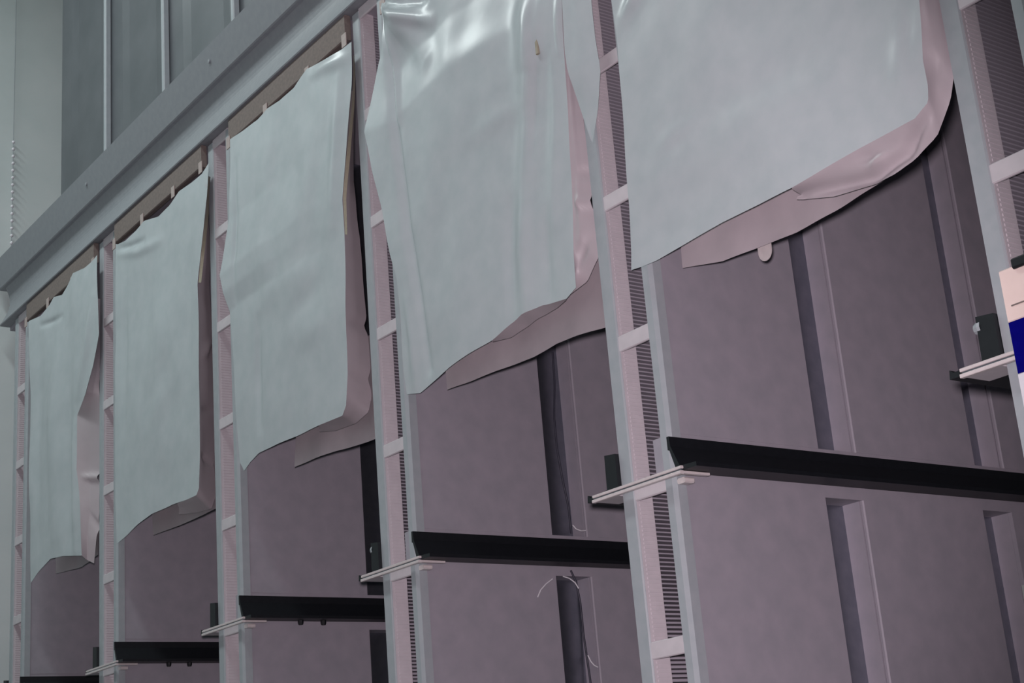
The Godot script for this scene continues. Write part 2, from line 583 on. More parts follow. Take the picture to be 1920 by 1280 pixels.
# ------------------------------------------------------------------ small things
func details() -> void:
	# string of pale beads before the end wall
	var c := thing("bead_string", "string of small pale glossy beads hanging before the end wall", "bead string", Vector3(-4.395, 0, -0.05))
	var ball := []
	for k in 7:
		ball.append(Vector2(-cos(PI * k / 6.0), sin(PI * k / 6.0)) * 0.008)
	var bead := turned(1, ball, 10)
	for k in 16:
		part("bead", bead, M.white, c, Vector3(0, 4.36 + 0.037 * k, 0))
	part("cord", box(Vector3(-0.0015, 4.1, -0.0015), Vector3(0.0015, 6.78, 0.0015)), M.paint, c)
	# cream, blue and white board on the nearest upright
	var s := thing("notice_board", "small cream, blue and white board fixed to an upright", "board", Vector3(0.884, -0.018, 0.034))
	part("cream_field", bevelled(Vector3(0, 2.336, 0), Vector3(0.19, 2.425, 0.012), 0, 0.002), M.cream, s)
	part("fold_line", box(Vector3(0.012, 2.360, 0.0122), Vector3(0.19, 2.3625, 0.0128)), M.wood, s)
	part("blue_band", box(Vector3(0.0, 2.25, 0), Vector3(0.19, 2.336, 0.0115)), M.blue, s)
	part("white_field", bevelled(Vector3(0, 1.95, 0), Vector3(0.19, 2.25, 0.012), 0, 0.002), M.white, s)
	part("clip", bevelled(Vector3(0.03, 2.418, -0.004), Vector3(0.09, 2.436, 0.018), 0, 0.003), M.black, s)
	# glints of clear film painted as white tubes on the partition behind the creased sheet, and two dark cords along its slots
	var curls := [["short painted glint of clear film left of the lower slot below the creased sheet", PackedVector3Array([Vector3(-0.992, 2.189, -0.375), Vector3(-0.992, 2.208, -0.387), Vector3(-0.992, 2.225, -0.407), Vector3(-0.992, 2.239, -0.430)])],
		["painted glint of clear film across the head of the lower slot", PackedVector3Array([Vector3(-0.992, 2.247, -0.468), Vector3(-0.992, 2.242, -0.489), Vector3(-0.992, 2.231, -0.507), Vector3(-0.992, 2.215, -0.518)])],
		["painted glint of clear film at the foot of the upper slot", PackedVector3Array([Vector3(-0.992, 2.391, -0.518), Vector3(-0.992, 2.381, -0.528), Vector3(-0.992, 2.376, -0.546), Vector3(-0.992, 2.378, -0.562)])],
		["painted glint of clear film right of the lower slot beside the cord", PackedVector3Array([Vector3(-0.992, 2.034, -0.528), Vector3(-0.992, 2.017, -0.537), Vector3(-0.992, 2.007, -0.547), Vector3(-0.992, 2.002, -0.559)])]]
	for e in curls:
		var f := thing("film_glint", e[0], "film scrap", Vector3.ZERO, "painted glints of clear film on the partition")
		part("strip", tube(e[1], 0.002), M.glint_white, f)
	var cords := [["thin dark cord hanging along the upper slot behind the creased sheet", PackedVector3Array([Vector3(-0.996, 2.895, -0.506), Vector3(-0.996, 2.799, -0.503), Vector3(-0.996, 2.703, -0.490), Vector3(-0.996, 2.610, -0.490), Vector3(-0.996, 2.518, -0.500), Vector3(-0.996, 2.443, -0.512), Vector3(-0.996, 2.368, -0.513)])],
		["thin dark cord running down beside the lower slot", PackedVector3Array([Vector3(-0.996, 2.265, -0.499), Vector3(-0.996, 2.234, -0.514), Vector3(-0.996, 2.176, -0.522), Vector3(-0.996, 2.089, -0.523), Vector3(-0.996, 1.975, -0.531), Vector3(-0.996, 1.890, -0.535)])]]
	for e in cords:
		var f := thing("cord", e[0], "cord", Vector3.ZERO, "dark cords along the slots")
		part("sheath", tube(e[1], 0.003), M.cord, f)
	# small pale tag behind the widest sheet's liner
	var tg := thing("hanging_tag", "small pale rounded tag hanging below the widest sheet's liner", "tag", Vector3(0.246, 2.708, -0.10))
	var pts := PackedVector2Array()
	for k in 13:
		pts.append(Vector2(0.019 * cos(PI + PI * k / 12.0), -0.012 + 0.022 * sin(PI + PI * k / 12.0)))
	pts.append(Vector2(0.019, 0.03))
	pts.append(Vector2(-0.019, 0.03))
	part("tag_card", swept(pts, 2, -0.001, 0.001), M.strip, tg)


# ------------------------------------------------------------------ measured edges of the sheets, in metres
func outline(which: String) -> Dictionary:
	match which:
		"s0":
			return {"top": PackedVector3Array([Vector3(0.03, 3.85, 0.03), Vector3(0.3, 3.84, 0.03), Vector3(0.6, 3.84, 0.03), Vector3(0.83, 3.85, 0.03)]), "right": PackedVector3Array([Vector3(0.83, 3.85, 0.03), Vector3(0.815, 2.951, 0.03), Vector3(0.807, 2.89, 0.03), Vector3(0.799, 2.839, 0.03), Vector3(0.799, 2.789, 0.03), Vector3(0.794, 2.76, 0.03), Vector3(0.761, 2.742, 0.03)]),
				"bottom": PackedVector3Array([Vector3(-0.025, 2.728, 0.03), Vector3(0.01, 2.724, 0.03), Vector3(0.055, 2.722, 0.03), Vector3(0.173, 2.73, 0.03), Vector3(0.256, 2.734, 0.03), Vector3(0.457, 2.729, 0.03), Vector3(0.632, 2.739, 0.03), Vector3(0.719, 2.741, 0.03), Vector3(0.761, 2.742, 0.03)]), "left": PackedVector3Array([Vector3(0.03, 3.85, 0.03), Vector3(0.004, 3.373, 0.03), Vector3(0.003, 3.262, 0.03), Vector3(-0, 3.133, 0.03), Vector3(-0.004, 3.016, 0.03), Vector3(-0.01, 2.875, 0.03), Vector3(-0.019, 2.765, 0.03), Vector3(-0.025, 2.728, 0.03)])}
		"s0_fold":
			return {"top": PackedVector3Array([Vector3(0.83, 3.85, 0.03), Vector3(0.832, 3.85, 0), Vector3(0.832, 3.85, -0.01)]), "right": PackedVector3Array([Vector3(0.832, 3.85, -0.01), Vector3(0.832, 2.947, -0.01), Vector3(0.832, 2.889, -0.01), Vector3(0.832, 2.841, -0.01), Vector3(0.832, 2.813, -0.01), Vector3(0.812, 2.764, -0.01), Vector3(0.773, 2.71, -0.01), Vector3(0.724, 2.689, -0.01), Vector3(0.68, 2.673, 0), Vector3(0.629, 2.674, 0), Vector3(0.526, 2.69, 0), Vector3(0.434, 2.72, 0)]),
				"bottom": PackedVector3Array([Vector3(0.457, 2.729, 0.03), Vector3(0.446, 2.725, 0.015), Vector3(0.434, 2.72, 0)]), "left": PackedVector3Array([Vector3(0.83, 3.85, 0.03), Vector3(0.815, 2.951, 0.03), Vector3(0.807, 2.89, 0.03), Vector3(0.799, 2.839, 0.03), Vector3(0.799, 2.789, 0.03), Vector3(0.794, 2.76, 0.03), Vector3(0.761, 2.742, 0.03), Vector3(0.719, 2.741, 0.03), Vector3(0.632, 2.739, 0.03), Vector3(0.457, 2.729, 0.03)])}
		"s0_liner":
			return {"top": PackedVector3Array([Vector3(0.061, 3.035, -0.06), Vector3(0.392, 2.891, -0.06), Vector3(0.699, 2.9, -0.06)]), "right": PackedVector3Array([Vector3(0.699, 2.9, -0.06), Vector3(0.718, 2.804, -0.06), Vector3(0.736, 2.729, -0.06)]),
				"bottom": PackedVector3Array([Vector3(0.043, 2.722, -0.06), Vector3(0.153, 2.701, -0.06), Vector3(0.272, 2.697, -0.06), Vector3(0.356, 2.69, -0.06), Vector3(0.47, 2.693, -0.06), Vector3(0.599, 2.701, -0.06), Vector3(0.688, 2.72, -0.06), Vector3(0.736, 2.729, -0.06)]), "left": PackedVector3Array([Vector3(0.061, 3.035, -0.06), Vector3(0.054, 2.909, -0.06), Vector3(0.043, 2.773, -0.06), Vector3(0.043, 2.722, -0.06)])}
		"s1":
			return {"top": PackedVector3Array([Vector3(-0.966, 3.892, 0.03), Vector3(-0.85, 3.85, 0.03), Vector3(-0.6, 3.88, 0.03), Vector3(-0.35, 3.85, 0.03), Vector3(-0.15, 3.87, 0.03)]), "right": PackedVector3Array([Vector3(-0.15, 3.87, 0.03), Vector3(-0.16, 3.458, 0.03), Vector3(-0.18, 3.257, 0.03), Vector3(-0.191, 3.125, 0.03), Vector3(-0.2, 3.011, 0.03), Vector3(-0.217, 2.835, 0.03), Vector3(-0.217, 2.753, 0.03)]),
				"bottom": PackedVector3Array([Vector3(-0.957, 2.706, 0.03), Vector3(-0.893, 2.692, 0.03), Vector3(-0.838, 2.703, 0.03), Vector3(-0.749, 2.718, 0.03), Vector3(-0.652, 2.727, 0.03), Vector3(-0.561, 2.733, 0.03), Vector3(-0.478, 2.75, 0.03), Vector3(-0.433, 2.757, 0.03), Vector3(-0.355, 2.756, 0.03), Vector3(-0.257, 2.74, 0.03), Vector3(-0.217, 2.753, 0.03)]), "left": PackedVector3Array([Vector3(-0.966, 3.892, 0.03), Vector3(-0.952, 3.802, 0.03), Vector3(-0.954, 3.726, 0.03), Vector3(-1.005, 3.659, 0.03), Vector3(-1.069, 3.51, 0.05), Vector3(-1.041, 3.375, 0.045), Vector3(-1.009, 3.241, 0.035), Vector3(-0.978, 3.101, 0.03), Vector3(-0.956, 3.031, 0.03), Vector3(-0.956, 2.93, 0.03), Vector3(-0.963, 2.77, 0.03), Vector3(-0.957, 2.706, 0.03)])}
		"s1_fold":
			return {"top": PackedVector3Array([Vector3(-0.15, 3.87, 0.03), Vector3(-0.168, 3.87, 0), Vector3(-0.168, 3.87, -0.02)]), "right": PackedVector3Array([Vector3(-0.168, 3.87, -0.02), Vector3(-0.168, 3.44, -0.01), Vector3(-0.168, 3.236, -0.01), Vector3(-0.168, 3.105, -0.01), Vector3(-0.168, 2.913, -0.01), Vector3(-0.168, 2.814, -0.01), Vector3(-0.214, 2.772, -0.01), Vector3(-0.294, 2.754, 0)]),
				"bottom": PackedVector3Array([Vector3(-0.217, 2.753, 0.03), Vector3(-0.246, 2.75, 0.02), Vector3(-0.294, 2.754, 0)]), "left": PackedVector3Array([Vector3(-0.15, 3.87, 0.03), Vector3(-0.16, 3.458, 0.03), Vector3(-0.18, 3.257, 0.03), Vector3(-0.191, 3.125, 0.03), Vector3(-0.2, 3.011, 0.03), Vector3(-0.217, 2.835, 0.03), Vector3(-0.217, 2.753, 0.03)])}
		"s1_wrap":
			return {"top": PackedVector3Array([Vector3(-0.15, 3.87, 0.036), Vector3(-0.12, 3.87, 0.042), Vector3(-0.08, 3.87, 0.03)]), "right": PackedVector3Array([Vector3(-0.08, 3.87, 0.03), Vector3(-0.058, 3.405, 0.03), Vector3(-0.061, 3.296, 0.03), Vector3(-0.058, 3.227, 0.03), Vector3(-0.088, 3.148, 0.025), Vector3(-0.126, 3.074, 0.02)]),
				"bottom": PackedVector3Array([Vector3(-0.128, 3.083, 0.02), Vector3(-0.127, 3.079, 0.02), Vector3(-0.126, 3.074, 0.02)]), "left": PackedVector3Array([Vector3(-0.15, 3.87, 0.036), Vector3(-0.153, 3.453, 0.036), Vector3(-0.162, 3.316, 0.038), Vector3(-0.159, 3.266, 0.04), Vector3(-0.149, 3.175, 0.025), Vector3(-0.128, 3.083, 0.02)])}
		"s1_curl":
			return {"top": PackedVector3Array([Vector3(-0.561, 2.733, 0.03), Vector3(-0.478, 2.75, 0.03), Vector3(-0.433, 2.757, 0.03), Vector3(-0.355, 2.756, 0.03), Vector3(-0.257, 2.74, 0.03)]), "right": PackedVector3Array([Vector3(-0.257, 2.74, 0.03), Vector3(-0.275, 2.743, 0.02)]),
				"bottom": PackedVector3Array([Vector3(-0.571, 2.734, 0.02), Vector3(-0.529, 2.735, -0.005), Vector3(-0.469, 2.744, -0.01), Vector3(-0.386, 2.747, -0.005), Vector3(-0.275, 2.743, 0.02)]), "left": PackedVector3Array([Vector3(-0.561, 2.733, 0.03), Vector3(-0.571, 2.734, 0.02)])}
		"s1_liner":
			return {"top": PackedVector3Array([Vector3(-0.878, 2.957, -0.06), Vector3(-0.563, 2.966, -0.06), Vector3(-0.22, 2.897, -0.06)]), "right": PackedVector3Array([Vector3(-0.22, 2.897, -0.06), Vector3(-0.228, 2.781, -0.06), Vector3(-0.207, 2.668, -0.06)]),
				"bottom": PackedVector3Array([Vector3(-0.866, 2.7, -0.06), Vector3(-0.765, 2.694, -0.06), Vector3(-0.654, 2.691, -0.06), Vector3(-0.502, 2.682, -0.06), Vector3(-0.405, 2.686, -0.06), Vector3(-0.33, 2.681, -0.06), Vector3(-0.274, 2.676, -0.06), Vector3(-0.207, 2.668, -0.06)]), "left": PackedVector3Array([Vector3(-0.878, 2.957, -0.06), Vector3(-0.865, 2.765, -0.06), Vector3(-0.866, 2.7, -0.06)])}
		"s2":
			return {"top": PackedVector3Array([Vector3(-1.933, 3.857, 0.03), Vector3(-1.838, 3.851, 0.03), Vector3(-1.742, 3.845, 0.03), Vector3(-1.67, 3.853, 0.03), Vector3(-1.576, 3.838, 0.03), Vector3(-1.48, 3.837, 0.03), Vector3(-1.392, 3.86, 0.03), Vector3(-1.283, 3.84, 0.03), Vector3(-1.187, 3.826, 0.03), Vector3(-1.13, 3.826, 0.03)]), "right": PackedVector3Array([Vector3(-1.13, 3.826, 0.03), Vector3(-1.147, 3.691, 0.03), Vector3(-1.18, 3.533, 0.03), Vector3(-1.216, 3.357, 0.03), Vector3(-1.216, 3.255, 0.03), Vector3(-1.224, 3.016, 0.03), Vector3(-1.235, 2.842, 0.03), Vector3(-1.252, 2.755, 0.03)]),
				"bottom": PackedVector3Array([Vector3(-1.914, 2.723, 0.03), Vector3(-1.865, 2.739, 0.03), Vector3(-1.8, 2.752, 0.03), Vector3(-1.674, 2.749, 0.03), Vector3(-1.534, 2.742, 0.03), Vector3(-1.412, 2.739, 0.03), Vector3(-1.275, 2.731, 0.03), Vector3(-1.252, 2.755, 0.03)]), "left": PackedVector3Array([Vector3(-1.933, 3.857, 0.03), Vector3(-1.938, 3.707, 0.03), Vector3(-1.945, 3.576, 0.03), Vector3(-1.969, 3.489, 0.04), Vector3(-1.989, 3.391, 0.05), Vector3(-1.971, 3.323, 0.045), Vector3(-1.955, 3.256, 0.03), Vector3(-1.943, 3.065, 0.03), Vector3(-1.938, 2.755, 0.03), Vector3(-1.914, 2.723, 0.03)])}
		"s2_fold":
			return {"top": PackedVector3Array([Vector3(-1.151, 3.676, 0.03), Vector3(-1.169, 3.689, 0.01), Vector3(-1.193, 3.702, -0.01)]), "right": PackedVector3Array([Vector3(-1.193, 3.702, -0.01), Vector3(-1.23, 3.564, -0.02), Vector3(-1.253, 3.442, -0.03), Vector3(-1.244, 3.272, -0.04), Vector3(-1.255, 3.037, -0.05), Vector3(-1.247, 2.854, -0.05), Vector3(-1.254, 2.786, -0.05), Vector3(-1.262, 2.745, -0.04), Vector3(-1.315, 2.725, -0.03), Vector3(-1.41, 2.727, -0.02), Vector3(-1.473, 2.738, 0)]),
				"bottom": PackedVector3Array([Vector3(-1.412, 2.739, 0.03), Vector3(-1.443, 2.739, 0.015), Vector3(-1.473, 2.738, 0)]), "left": PackedVector3Array([Vector3(-1.151, 3.676, 0.03), Vector3(-1.18, 3.533, 0.03), Vector3(-1.216, 3.357, 0.03), Vector3(-1.216, 3.255, 0.03), Vector3(-1.224, 3.016, 0.03), Vector3(-1.235, 2.842, 0.03), Vector3(-1.252, 2.755, 0.03), Vector3(-1.275, 2.731, 0.03), Vector3(-1.412, 2.739, 0.03)])}
		"s2_liner":
			return {"top": PackedVector3Array([Vector3(-1.717, 2.99, -0.06), Vector3(-1.489, 2.991, -0.06), Vector3(-1.23, 2.977, -0.06)]), "right": PackedVector3Array([Vector3(-1.23, 2.977, -0.06), Vector3(-1.235, 2.821, -0.06), Vector3(-1.239, 2.67, -0.06)]),
				"bottom": PackedVector3Array([Vector3(-1.707, 2.691, -0.06), Vector3(-1.597, 2.69, -0.06), Vector3(-1.484, 2.688, -0.06), Vector3(-1.377, 2.68, -0.06), Vector3(-1.239, 2.67, -0.06)]), "left": PackedVector3Array([Vector3(-1.717, 2.99, -0.06), Vector3(-1.703, 2.817, -0.06), Vector3(-1.707, 2.691, -0.06)])}
		"s3":
			return {"top": PackedVector3Array([Vector3(-2.924, 3.84, 0.03), Vector3(-2.83, 3.821, 0.03), Vector3(-2.728, 3.826, 0.03), Vector3(-2.653, 3.836, 0.03), Vector3(-2.532, 3.809, 0.03), Vector3(-2.438, 3.815, 0.03), Vector3(-2.354, 3.837, 0.03), Vector3(-2.256, 3.83, 0.03), Vector3(-2.168, 3.829, 0.03), Vector3(-2.108, 3.846, 0.03)]), "right": PackedVector3Array([Vector3(-2.108, 3.846, 0.03), Vector3(-2.117, 3.739, 0.03), Vector3(-2.157, 3.598, 0.03), Vector3(-2.203, 3.439, 0.03), Vector3(-2.201, 3.269, 0.03), Vector3(-2.206, 2.984, 0.03), Vector3(-2.212, 2.85, 0.03), Vector3(-2.217, 2.735, 0.03)]),
				"bottom": PackedVector3Array([Vector3(-2.906, 2.686, 0.03), Vector3(-2.818, 2.699, 0.03), Vector3(-2.712, 2.718, 0.03), Vector3(-2.605, 2.732, 0.03), Vector3(-2.458, 2.732, 0.03), Vector3(-2.321, 2.721, 0.03), Vector3(-2.238, 2.717, 0.03), Vector3(-2.217, 2.735, 0.03)]), "left": PackedVector3Array([Vector3(-2.924, 3.84, 0.03), Vector3(-2.931, 3.539, 0.03), Vector3(-2.928, 3.124, 0.03), Vector3(-2.92, 2.842, 0.03), Vector3(-2.906, 2.686, 0.03)])}
		"s3_fold":
			return {"top": PackedVector3Array([Vector3(-2.116, 3.768, 0.03), Vector3(-2.128, 3.773, 0.02), Vector3(-2.141, 3.778, 0.01)]), "right": PackedVector3Array([Vector3(-2.141, 3.778, 0.01), Vector3(-2.196, 3.619, -0.01), Vector3(-2.251, 3.464, -0.03), Vector3(-2.261, 3.258, -0.04), Vector3(-2.272, 3.036, -0.05), Vector3(-2.268, 2.869, -0.05), Vector3(-2.272, 2.725, -0.05), Vector3(-2.285, 2.686, -0.04), Vector3(-2.37, 2.69, -0.02), Vector3(-2.466, 2.702, 0)]),
				"bottom": PackedVector3Array([Vector3(-2.406, 2.726, 0.03), Vector3(-2.436, 2.713, 0.015), Vector3(-2.466, 2.702, 0)]), "left": PackedVector3Array([Vector3(-2.116, 3.768, 0.03), Vector3(-2.157, 3.598, 0.03), Vector3(-2.203, 3.439, 0.03), Vector3(-2.201, 3.269, 0.03), Vector3(-2.206, 2.984, 0.03), Vector3(-2.212, 2.85, 0.03), Vector3(-2.217, 2.735, 0.03), Vector3(-2.238, 2.717, 0.03), Vector3(-2.406, 2.726, 0.03)])}
		"s3_liner":
			return {"top": PackedVector3Array([Vector3(-2.821, 3.004, -0.06), Vector3(-2.555, 3.016, -0.06), Vector3(-2.28, 2.983, -0.06)]), "right": PackedVector3Array([Vector3(-2.28, 2.983, -0.06), Vector3(-2.272, 2.816, -0.06), Vector3(-2.266, 2.689, -0.06)]),
				"bottom": PackedVector3Array([Vector3(-2.794, 2.698, -0.06), Vector3(-2.656, 2.696, -0.06), Vector3(-2.514, 2.693, -0.06), Vector3(-2.394, 2.688, -0.06), Vector3(-2.266, 2.689, -0.06)]), "left": PackedVector3Array([Vector3(-2.821, 3.004, -0.06), Vector3(-2.805, 2.842, -0.06), Vector3(-2.794, 2.698, -0.06)])}
		"s4":
			return {"top": PackedVector3Array([Vector3(-3.886, 3.838, 0.03), Vector3(-3.759, 3.822, 0.03), Vector3(-3.663, 3.838, 0.03), Vector3(-3.613, 3.859, 0.03), Vector3(-3.507, 3.833, 0.03), Vector3(-3.416, 3.858, 0.03), Vector3(-3.369, 3.879, 0.03), Vector3(-3.239, 3.855, 0.03), Vector3(-3.154, 3.858, 0.03), Vector3(-3.104, 3.863, 0.03)]), "right": PackedVector3Array([Vector3(-3.104, 3.863, 0.03), Vector3(-3.092, 3.678, 0.03), Vector3(-3.092, 3.536, 0.03), Vector3(-3.146, 3.423, 0.03), Vector3(-3.217, 3.332, 0.03), Vector3(-3.307, 3.268, 0.03), Vector3(-3.315, 3.053, 0.03), Vector3(-3.29, 2.881, 0.03), Vector3(-3.282, 2.713, 0.03)]),
				"bottom": PackedVector3Array([Vector3(-3.818, 2.7, 0.03), Vector3(-3.738, 2.725, 0.03), Vector3(-3.587, 2.757, 0.03), Vector3(-3.452, 2.743, 0.03), Vector3(-3.282, 2.713, 0.03)]), "left": PackedVector3Array([Vector3(-3.886, 3.838, 0.03), Vector3(-3.871, 3.482, 0.03), Vector3(-3.849, 3.132, 0.03), Vector3(-3.833, 2.906, 0.03), Vector3(-3.818, 2.7, 0.03)])}
		"s4_fold":
			return {"top": PackedVector3Array([Vector3(-3.092, 3.678, 0.03), Vector3(-3.099, 3.681, 0.025), Vector3(-3.107, 3.684, 0.02)]), "right": PackedVector3Array([Vector3(-3.107, 3.684, 0.02), Vector3(-3.132, 3.551, 0.01), Vector3(-3.168, 3.396, 0), Vector3(-3.203, 3.241, -0.02), Vector3(-3.239, 3.039, -0.03), Vector3(-3.244, 2.874, -0.03), Vector3(-3.251, 2.772, -0.02), Vector3(-3.272, 2.683, -0.02)]),
				"bottom": PackedVector3Array([Vector3(-3.282, 2.713, 0.03), Vector3(-3.29, 2.698, 0), Vector3(-3.272, 2.683, -0.02)]), "left": PackedVector3Array([Vector3(-3.092, 3.678, 0.03), Vector3(-3.092, 3.536, 0.03), Vector3(-3.133, 3.419, 0.035), Vector3(-3.191, 3.324, 0.04), Vector3(-3.307, 3.268, 0.03), Vector3(-3.315, 3.053, 0.03), Vector3(-3.29, 2.881, 0.03), Vector3(-3.282, 2.713, 0.03)])}
		"s4_liner":
			return {"top": PackedVector3Array([Vector3(-3.859, 3.004, -0.06), Vector3(-3.585, 3.034, -0.06), Vector3(-3.322, 3.018, -0.06)]), "right": PackedVector3Array([Vector3(-3.322, 3.018, -0.06), Vector3(-3.3, 2.846, -0.06), Vector3(-3.289, 2.72, -0.06)]),
				"bottom": PackedVector3Array([Vector3(-3.82, 2.742, -0.06), Vector3(-3.668, 2.73, -0.06), Vector3(-3.522, 2.717, -0.06), Vector3(-3.289, 2.72, -0.06)]), "left": PackedVector3Array([Vector3(-3.859, 3.004, -0.06), Vector3(-3.835, 2.843, -0.06), Vector3(-3.82, 2.742, -0.06)])}
		"s2_tape":
			return {"top": PackedVector3Array([Vector3(-1.125, 3.778, 0.032), Vector3(-1.146, 3.793, 0.012)]), "right": PackedVector3Array([Vector3(-1.146, 3.793, 0.012), Vector3(-1.162, 3.634, 0.012), Vector3(-1.185, 3.472, 0.02), Vector3(-1.203, 3.362, 0.025), Vector3(-1.202, 3.245, 0.03)]),
				"bottom": PackedVector3Array([Vector3(-1.21, 3.248, 0.032), Vector3(-1.202, 3.245, 0.03)]), "left": PackedVector3Array([Vector3(-1.125, 3.778, 0.032), Vector3(-1.147, 3.623, 0.032), Vector3(-1.186, 3.47, 0.032), Vector3(-1.209, 3.363, 0.032), Vector3(-1.21, 3.248, 0.032)])}
		"s3_tape":
			return {"top": PackedVector3Array([Vector3(-2.106, 3.794, 0.032), Vector3(-2.135, 3.807, 0.012)]), "right": PackedVector3Array([Vector3(-2.135, 3.807, 0.012), Vector3(-2.146, 3.675, 0.012), Vector3(-2.164, 3.544, 0.02), Vector3(-2.173, 3.431, 0.03)]),
				"bottom": PackedVector3Array([Vector3(-2.19, 3.436, 0.032), Vector3(-2.173, 3.431, 0.03)]), "left": PackedVector3Array([Vector3(-2.106, 3.794, 0.032), Vector3(-2.125, 3.664, 0.032), Vector3(-2.164, 3.542, 0.032), Vector3(-2.19, 3.436, 0.032)])}
	return {}

func creases(which: String) -> Array:
	match which:
		"s0":
			return [[PackedVector2Array([Vector2(0.098, 2.959), Vector2(0.153, 2.976), Vector2(0.234, 2.975)]), 0.0028, 0.02],
				[PackedVector2Array([Vector2(0.126, 2.935), Vector2(0.188, 2.951)]), -0.0022, 0.012],
				[PackedVector2Array([Vector2(0.22, 2.99), Vector2(0.407, 2.971), Vector2(0.608, 2.967)]), -0.006, 0.05],
				[PackedVector2Array([Vector2(0.258, 2.93), Vector2(0.487, 2.922)]), 0.004, 0.05],
				[PackedVector2Array([Vector2(0.035, 3.316), Vector2(0.075, 3.336), Vector2(0.109, 3.372)]), 0.01, 0.02],
				[PackedVector2Array([Vector2(0.766, 2.911), Vector2(0.748, 2.791)]), 0.008, 0.03],
				[PackedVector2Array([Vector2(0.789, 2.964), Vector2(0.766, 2.836)]), -0.005, 0.015],
				[PackedVector2Array([Vector2(0.034, 2.913), Vector2(0.201, 2.882), Vector2(0.43, 2.855)]), 0.004, 0.05],
				[PackedVector2Array([Vector2(0.052, 2.806), Vector2(0.097, 2.765), Vector2(0.162, 2.753)]), -0.003, 0.03]]
		"s1":
			return [[PackedVector2Array([Vector2(-0.944, 3.681), Vector2(-0.88, 3.749), Vector2(-0.755, 3.744)]), 0.03, 0.075],
				[PackedVector2Array([Vector2(-0.269, 3.537), Vector2(-0.277, 3.432), Vector2(-0.309, 3.331)]), 0.022, 0.06],
				[PackedVector2Array([Vector2(-0.955, 3.881), Vector2(-0.933, 3.759), Vector2(-0.926, 3.639), Vector2(-0.909, 3.403), Vector2(-0.892, 3.162), Vector2(-0.862, 2.939), Vector2(-0.846, 2.745)]), -0.016, 0.017],
				[PackedVector2Array([Vector2(-0.908, 3.747), Vector2(-0.903, 3.611), Vector2(-0.892, 3.46)]), 0.012, 0.014],
				[PackedVector2Array([Vector2(-0.961, 3.876), Vector2(-0.873, 3.806), Vector2(-0.727, 3.751)]), -0.014, 0.013],
				[PackedVector2Array([Vector2(-0.946, 3.851), Vector2(-0.836, 3.757), Vector2(-0.709, 3.68)]), 0.02, 0.018],
				[PackedVector2Array([Vector2(-0.958, 3.857), Vector2(-0.89, 3.788), Vector2(-0.815, 3.7), Vector2(-0.747, 3.586)]), 0.016, 0.035],
				[PackedVector2Array([Vector2(-0.928, 3.858), Vector2(-0.829, 3.82)]), 0.014, 0.01],
				[PackedVector2Array([Vector2(-0.285, 3.531), Vector2(-0.281, 3.419), Vector2(-0.297, 3.34), Vector2(-0.334, 3.229), Vector2(-0.369, 3.089), Vector2(-0.408, 2.938)]), 0.01, 0.035],
				[PackedVector2Array([Vector2(-0.246, 3.511), Vector2(-0.263, 3.425), Vector2(-0.266, 3.354), Vector2(-0.3, 3.256), Vector2(-0.335, 3.117)]), -0.006, 0.01],
				[PackedVector2Array([Vector2(-0.2, 3.487), Vector2(-0.211, 3.342), Vector2(-0.24, 3.146), Vector2(-0.281, 2.932)]), 0.005, 0.02],
				[PackedVector2Array([Vector2(-0.172, 3.472), Vector2(-0.187, 3.33)]), 0.01, 0.008],
				[PackedVector2Array([Vector2(-0.676, 3.52), Vector2(-0.504, 3.499), Vector2(-0.367, 3.476)]), 0.004, 0.05],
				[PackedVector2Array([Vector2(-0.581, 3.278), Vector2(-0.44, 3.276), Vector2(-0.329, 3.269)]), 0.004, 0.03],
				[PackedVector2Array([Vector2(-0.466, 2.755), Vector2(-0.455, 2.914), Vector2(-0.427, 3.042)]), -0.008, 0.025],
				[PackedVector2Array([Vector2(-0.413, 2.751), Vector2(-0.403, 2.895), Vector2(-0.374, 3.022)]), 0.008, 0.025],
				[PackedVector2Array([Vector2(-0.328, 2.756), Vector2(-0.322, 2.866), Vector2(-0.303, 2.967)]), -0.006, 0.02],
				[PackedVector2Array([Vector2(-0.913, 2.721), Vector2(-0.908, 2.836), Vector2(-0.921, 2.959)]), 0.008, 0.018]]
		"s2":
			return [[PackedVector2Array([Vector2(-1.761, 3.167), Vector2(-1.783, 3), Vector2(-1.78, 2.829)]), -0.008, 0.02],
				[PackedVector2Array([Vector2(-1.676, 3.712), Vector2(-1.709, 3.505), Vector2(-1.71, 3.22)]), 0.006, 0.05],
				[PackedVector2Array([Vector2(-1.784, 3.209), Vector2(-1.568, 3.242), Vector2(-1.371, 3.207)]), 0.005, 0.05],
				[PackedVector2Array([Vector2(-1.578, 3.108), Vector2(-1.377, 3.143)]), -0.005, 0.04],
				[PackedVector2Array([Vector2(-1.517, 3.022), Vector2(-1.324, 3.027)]), 0.004, 0.04],
				[PackedVector2Array([Vector2(-1.211, 3.739), Vector2(-1.249, 3.497), Vector2(-1.273, 3.305)]), 0.008, 0.03],
				[PackedVector2Array([Vector2(-1.165, 3.787), Vector2(-1.285, 3.818), Vector2(-1.367, 3.83)]), 0.008, 0.02],
				[PackedVector2Array([Vector2(-1.902, 3.769), Vector2(-1.896, 3.539), Vector2(-1.907, 3.285)]), -0.006, 0.014],
				[PackedVector2Array([Vector2(-1.341, 3.553), Vector2(-1.366, 3.34), Vector2(-1.354, 3.037)]), -0.005, 0.05]]
